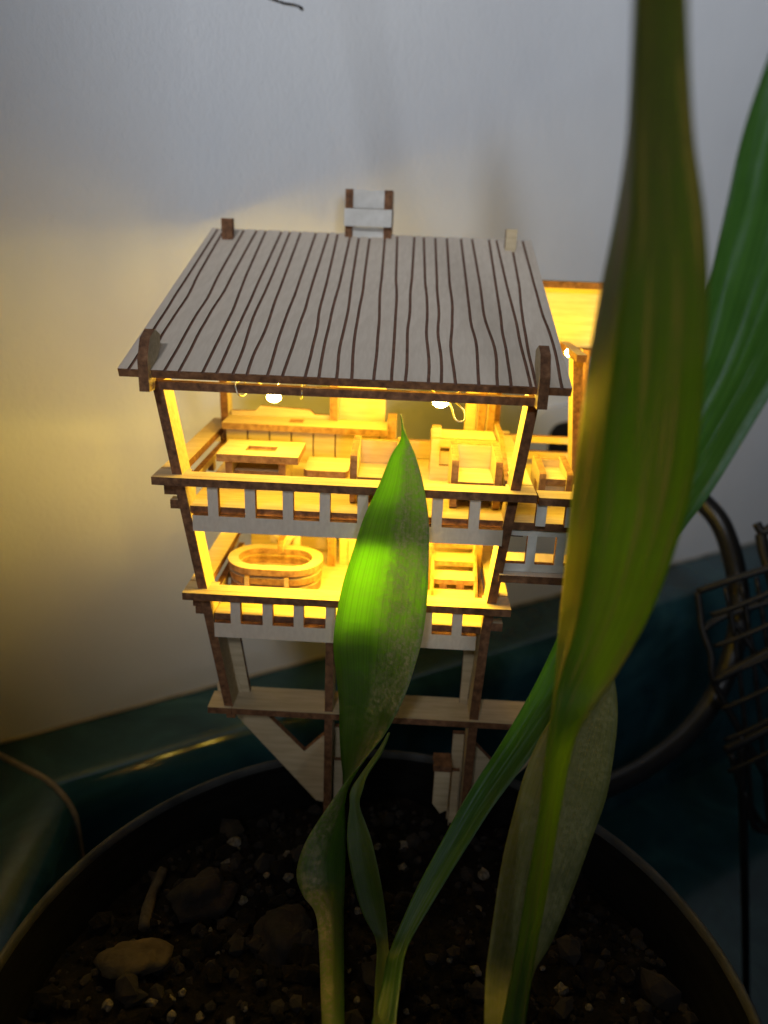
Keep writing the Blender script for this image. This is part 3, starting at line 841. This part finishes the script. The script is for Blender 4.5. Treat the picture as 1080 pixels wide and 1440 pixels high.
# ================================================================ the leaves
def leaf(name, secs, m, parent, cup=0.0, thick=0.0011, sub=6, nu=12, label=None, base_down=True, wav=0.0, crease=None):
    """secs: (xl, yl, Yl, xr, yr, Yr) base..tip in photo pixels and metres; a real blade with thickness"""
    rows = []
    S_ = crom([tuple(float(q) for q in s) for s in secs], sub)
    prevn = None
    n = len(S_)
    left, right, mids = [], [], []
    for s in S_:
        fr = min(0.26, max(0.12, (s[3] - s[0] - 20) / 400))
        mids.append(on_y(s[0] + (s[3] - s[0]) * fr, s[1] + (s[4] - s[1]) * fr, s[5]))
        left.append(on_y(s[0], s[1], s[2])); right.append(on_y(s[3], s[4], s[5]))
    if base_down:
        for arr in (left, right, mids):
            arr.insert(0, Vector((arr[0].x, arr[0].y + 0.002, min(arr[0].z, ZS) - 0.014)))
        n += 1
    v, uv = [], []
    nrm = []
    for i in range(n):
        t = ((left[min(i + 1, n - 1)] + right[min(i + 1, n - 1)]) - (left[max(i - 1, 0)] + right[max(i - 1, 0)])).normalized()
        a = right[i] - left[i]
        nn = a.cross(t)
        if nn.length < 1e-9:
            nn = prevn.copy()
        nn.normalize()
        if prevn is not None and nn.dot(prevn) < 0:
            nn.negate()
        prevn = nn
        nrm.append(nn)
    for side in (1, -1):
        for i in range(n):
            a = right[i] - left[i]
            w = a.length
            for k in range(nu + 1):
                u = k / nu
                c = 4 * u * (1 - u)
                edge = max(0.25, min(1, c * 1.8))
                p = left[i] + a * u + nrm[i] * (cup * w * (c - 0.5)) + nrm[i] * (side * thick * 0.5 * edge)
                if crease:
                    # a folded blade: the strip beside the left edge bends back along a crease
                    u0 = crease
                    cp = mids[i]
                    q = left[i].lerp(cp, u / u0) if u < u0 else cp.lerp(right[i], (u - u0) / (1 - u0))
                    p = q + nrm[i] * (cup * w * (c - 0.5)) + nrm[i] * (side * thick * 0.5 * edge)
                if wav:
                    p += nrm[i] * (wav * noise.noise(Vector((u * 2.1, i * 0.11, 3.0))))
                v.append(p)
                uv.append((u, i / n))
    f = []
    W_ = nu + 1
    off = n * W_
    for i in range(n - 1):
        for k in range(nu):
            a, b, c, d = i * W_ + k, i * W_ + k + 1, (i + 1) * W_ + k + 1, (i + 1) * W_ + k
            f += [(a, b, c, d), (off + d, off + c, off + b, off + a)]
        a, d = i * W_, (i + 1) * W_
        f.append((a, d, off + d, off + a))
        a, d = i * W_ + nu, (i + 1) * W_ + nu
        f.append((d, a, off + a, off + d))
    f.append(tuple(list(range(nu, -1, -1)) + [off + k for k in range(nu + 1)]))
    e = (n - 1) * W_
    f.append(tuple([e + k for k in range(nu + 1)] + [off + e + k for k in range(nu, -1, -1)]))
    o = link(name, v, f, m, parent, smooth=True, uvs=uv)
    if label:
        o['label'] = label
    return o
def root(name, x, y, label):
    p = at_soil(x, y)
    e = empty(name, (p.x, p.y, p.z))
    tag(e, label, 'plant', 'leafy shoots in the pot')
    return e
sh1 = root('leaf_shoot', 468, 1440, 'single twisted young leaf with a thin tip rising before the wooden house')
leaf('leaf', [
    (453, 1450, .148, 484, 1450, .148), (451, 1390, .164, 484, 1390, .165), (449, 1331, .180, 484, 1331, .182), (444, 1283, .192, 484, 1283, .195), (426, 1258, .198, 485, 1250, .202),
    (417, 1229, .203, 486, 1215, .208), (428, 1191, .208, 487, 1180, .215), (452, 1152, .212, 487, 1145, .221), (490, 1100, .217, 486, 1100, .229), (522, 1062, .220, 483, 1062, .235),
    (546, 1030, .224, 481, 1025, .238), (570, 982, .229, 480, 985, .240), (585, 936, .233, 475, 942, .2415), (596, 890, .236, 471, 896, .242), (602, 835, .238, 481, 829, .2425),
    (604, 774, .239, 498, 771, .2425), (603, 728, .2395, 513, 725, .242), (596, 682, .240, 534, 679, .2415), (585, 642, .240, 550, 640, .241), (576, 621, .240, 562, 620, .240),
    (569, 604, .239, 564.5, 603, .239), (565, 584, .239, 563, 583, .239)], LEAF_A, sh1, cup=-0.10, thick=0.0012, label='young leaf, its lower half dark, its upper half bright green and dusty')
sh2 = root('leaf_shoot', 540, 1440, 'slender shoot with a small curled leaf and a long leaf slanting past the stilts')
leaf('leaf', [
    (524, 1455, .148, 550, 1455, .148), (527, 1385, .166, 549, 1385, .167), (529, 1325, .184, 546, 1325, .184), (511, 1283, .190, 543, 1283, .189), (499, 1240, .195, 537, 1238, .193), (490, 1190, .200, 525, 1185, .199),
    (489, 1160, .203, 515, 1158, .203), (492, 1135, .206, 506, 1131, .206), (494, 1112, .209, 512, 1108, .208), (508, 1090, .212, 519, 1087, .211), (528, 1062, .216, 537, 1058, .215), (546, 1032, .219, 548, 1030, .219)],
     LEAF_B, sh2, cup=0.22, thick=0.0010, label='small curled yellow-green leaf')
leaf('leaf', [
    (520, 1455, .149, 556, 1455, .148), (538, 1385, .166, 564, 1385, .165), (549, 1338, .180, 575, 1331, .180), (584, 1255, .193, 612, 1265, .190), (623, 1181, .202, 660, 1187, .199), (658, 1117, .208, 697, 1130, .204),
    (699, 1053, .211, 739, 1073, .207), (740, 985, .212, 788, 1006, .207), (775, 915, .211, 842, 930, .206), (818, 815, .208, 900, 838, .203), (868, 705, .204, 960, 744, .198), (922, 610, .200, 1002, 688, .194), (972, 510, .196, 1080, 560, .189),
    (996, 400, .192, 1160, 425, .184), (1020, 290, .188, 1215, 300, .180), (1044, 185, .184, 1235, 170, .176), (1082, 75, .180, 1225, 50, .173), (1130, -40, .176, 1205, -60, .170), (1165, -130, .172, 1172, -135, .172)],
     LEAF_E, sh2, cup=0.16, thick=0.0013, label='long leaf on a narrow stalk, widening into a glossy blue-green blade')
sh3 = root('leaf_shoot', 712, 1440, 'tallest shoot with a long brown-topped green leaf and a short scurfy leaf behind')
leaf('leaf', [
    (690, 1500, 0.1460, 732, 1500, 0.1420), (705, 1440, 0.1520, 738, 1440, 0.1480), (725, 1340, 0.1590, 752, 1345, 0.1550), (740, 1250, 0.1630, 768, 1260, 0.1590), (757, 1150, 0.1640, 786, 1150, 0.1600), (768, 1050, 0.1630, 806, 1050, 0.1590),
    (775, 1000, 0.1655, 830, 1000, 0.1590), (780, 950, 0.1740, 865, 950, 0.1600), (785, 880, 0.1740, 906, 880, 0.1600), (793, 800, 0.1730, 940, 800, 0.1590), (803, 700, 0.1710, 970, 700, 0.1570), (815, 600, 0.1680, 985, 600, 0.1540), (828, 500, 0.1640, 992, 500, 0.1500),
    (845, 400, 0.1600, 995, 400, 0.1460), (865, 300, 0.1560, 989, 300, 0.1420), (880, 200, 0.1520, 975, 200, 0.1380), (886, 100, 0.1462, 968, 100, 0.1340), (890, 0, 0.1386, 965, 0, 0.1300), (893, -100, 0.1315, 960, -100, 0.1260), (896, -300, 0.1248, 958, -300, 0.1230), (900, -600, 0.1207, 952, -600, 0.1200), (908, -1000, 0.1178, 945, -1000, 0.1180), (921, -1500, 0.1160, 930, -1500, 0.1170)],
     LEAF_C, sh3, cup=0.03, thick=0.0015, crease=0.3, nu=20, label='tall broad leaf with a yellow-lit edge')
leaf('leaf', [
    (681, 1450, .146, 737, 1450, .146), (683, 1368, .163, 750, 1372, .163), (693, 1287, .174, 774, 1324, .172), (705, 1210, .183, 803, 1254, .180), (721, 1144, .190, 831, 1177, .187), (738, 1083, .195, 852, 1116, .192),
    (762, 1030, .199, 864, 1047, .196), (795, 985, .201, 868, 998, .199), (835, 952, .203, 864, 955, .202), (853, 940, .204, 858, 940, .204)],
     LEAF_D, sh3, cup=0.10, thick=0.0013, label='short wide leaf dulled by grey scurf')

# ================================================================ hose and wire rack at the right
def yp(x, y, Y):
    return on_y(x, y, Y)
hs = crom([(930, 690, .44), (962, 690, .43), (990, 708, .42), (1016, 742, .41), (1034, 800, .40), (1040, 860, .39), (1030, 920, .38), (1005, 980, .37), (962, 1036, .355), (905, 1080, .34), (862, 1102, .33), (800, 1130, .32), (760, 1165, .315)], 6)
tag(tube('rubber_hose', [yp(*p) for p in hs], 0.0058, HOSE, None, 14), 'thick glossy black hose curving down behind the leaves', 'hose')
rk = empty('wire_rack', yp(1060, 1290, .34))
tag(rk, 'black coated wire rack standing on the floor beside the hose', 'wire rack')
def rod(pts, r=0.0019):
    tube('rod', [yp(*p) for p in crom(pts, 4)], r, WIREB, rk, 8)
rod([(981, 832, .36), (1030, 815, .355), (1110, 790, .35)])
rod([(988, 886, .352), (1024, 864, .355), (1120, 835, .35)])
rod([(981, 832, .36), (985, 862, .356), (988, 886, .352), (1000, 920, .346), (1004, 958, .342), (1042, 1030, .338), (1078, 1092, .335)])
rod([(1004, 958, .342), (1040, 938, .34), (1120, 895, .338)], 0.0024)
rod([(1020, 1055, .338), (1050, 1040, .336), (1120, 1005, .334)], 0.0024)
rod([(1028, 1059, .336), (1042, 1106, .334), (1060, 1158, .331), (1075, 1168, .330), (1120, 1165, .328)])
rod([(1046, 1113, .333), (1071, 1157, .331), (1110, 1190, .329)], 0.0015)
rod([(1024, 864, .354), (1050, 900, .348), (1090, 960, .342)], 0.0015)
rod([(1042, 1030, .338), (1044, 1113, .334), (1048, 1290, .335), (1052, 1690, .345)], 0.0024)
rod([(1106, 800, .35), (1112, 1000, .335), (1116, 1200, .330), (1116, 1720, .335)], 0.0024)
rod([(1070, 752, .37), (1074, 775, .364), (1082, 800, .356), (1090, 830, .352)], 0.0030)
rod([(1064, 736, .372), (1072, 748, .37), (1084, 742, .37), (1100, 730, .37)], 0.0024)
for k in range(6):
    y0 = 845 + 44 * k
    rod([(1000 + 5 * k, y0 + 20, .350 - .004 * k), (1045 + 3 * k, y0 + 4, .346 - .004 * k), (1120, y0 - 28, .343 - .004 * k)], 0.0013)
for k in range(4):
    x0 = 1040 + 22 * k
    rod([(x0 - 20, 826 - 7 * k, .356), (x0 - 6, 900, .348), (x0 + 6, 1000, .340), (x0 + 16, 1120, .334), (x0 + 20, 1165, .331)], 0.0013)
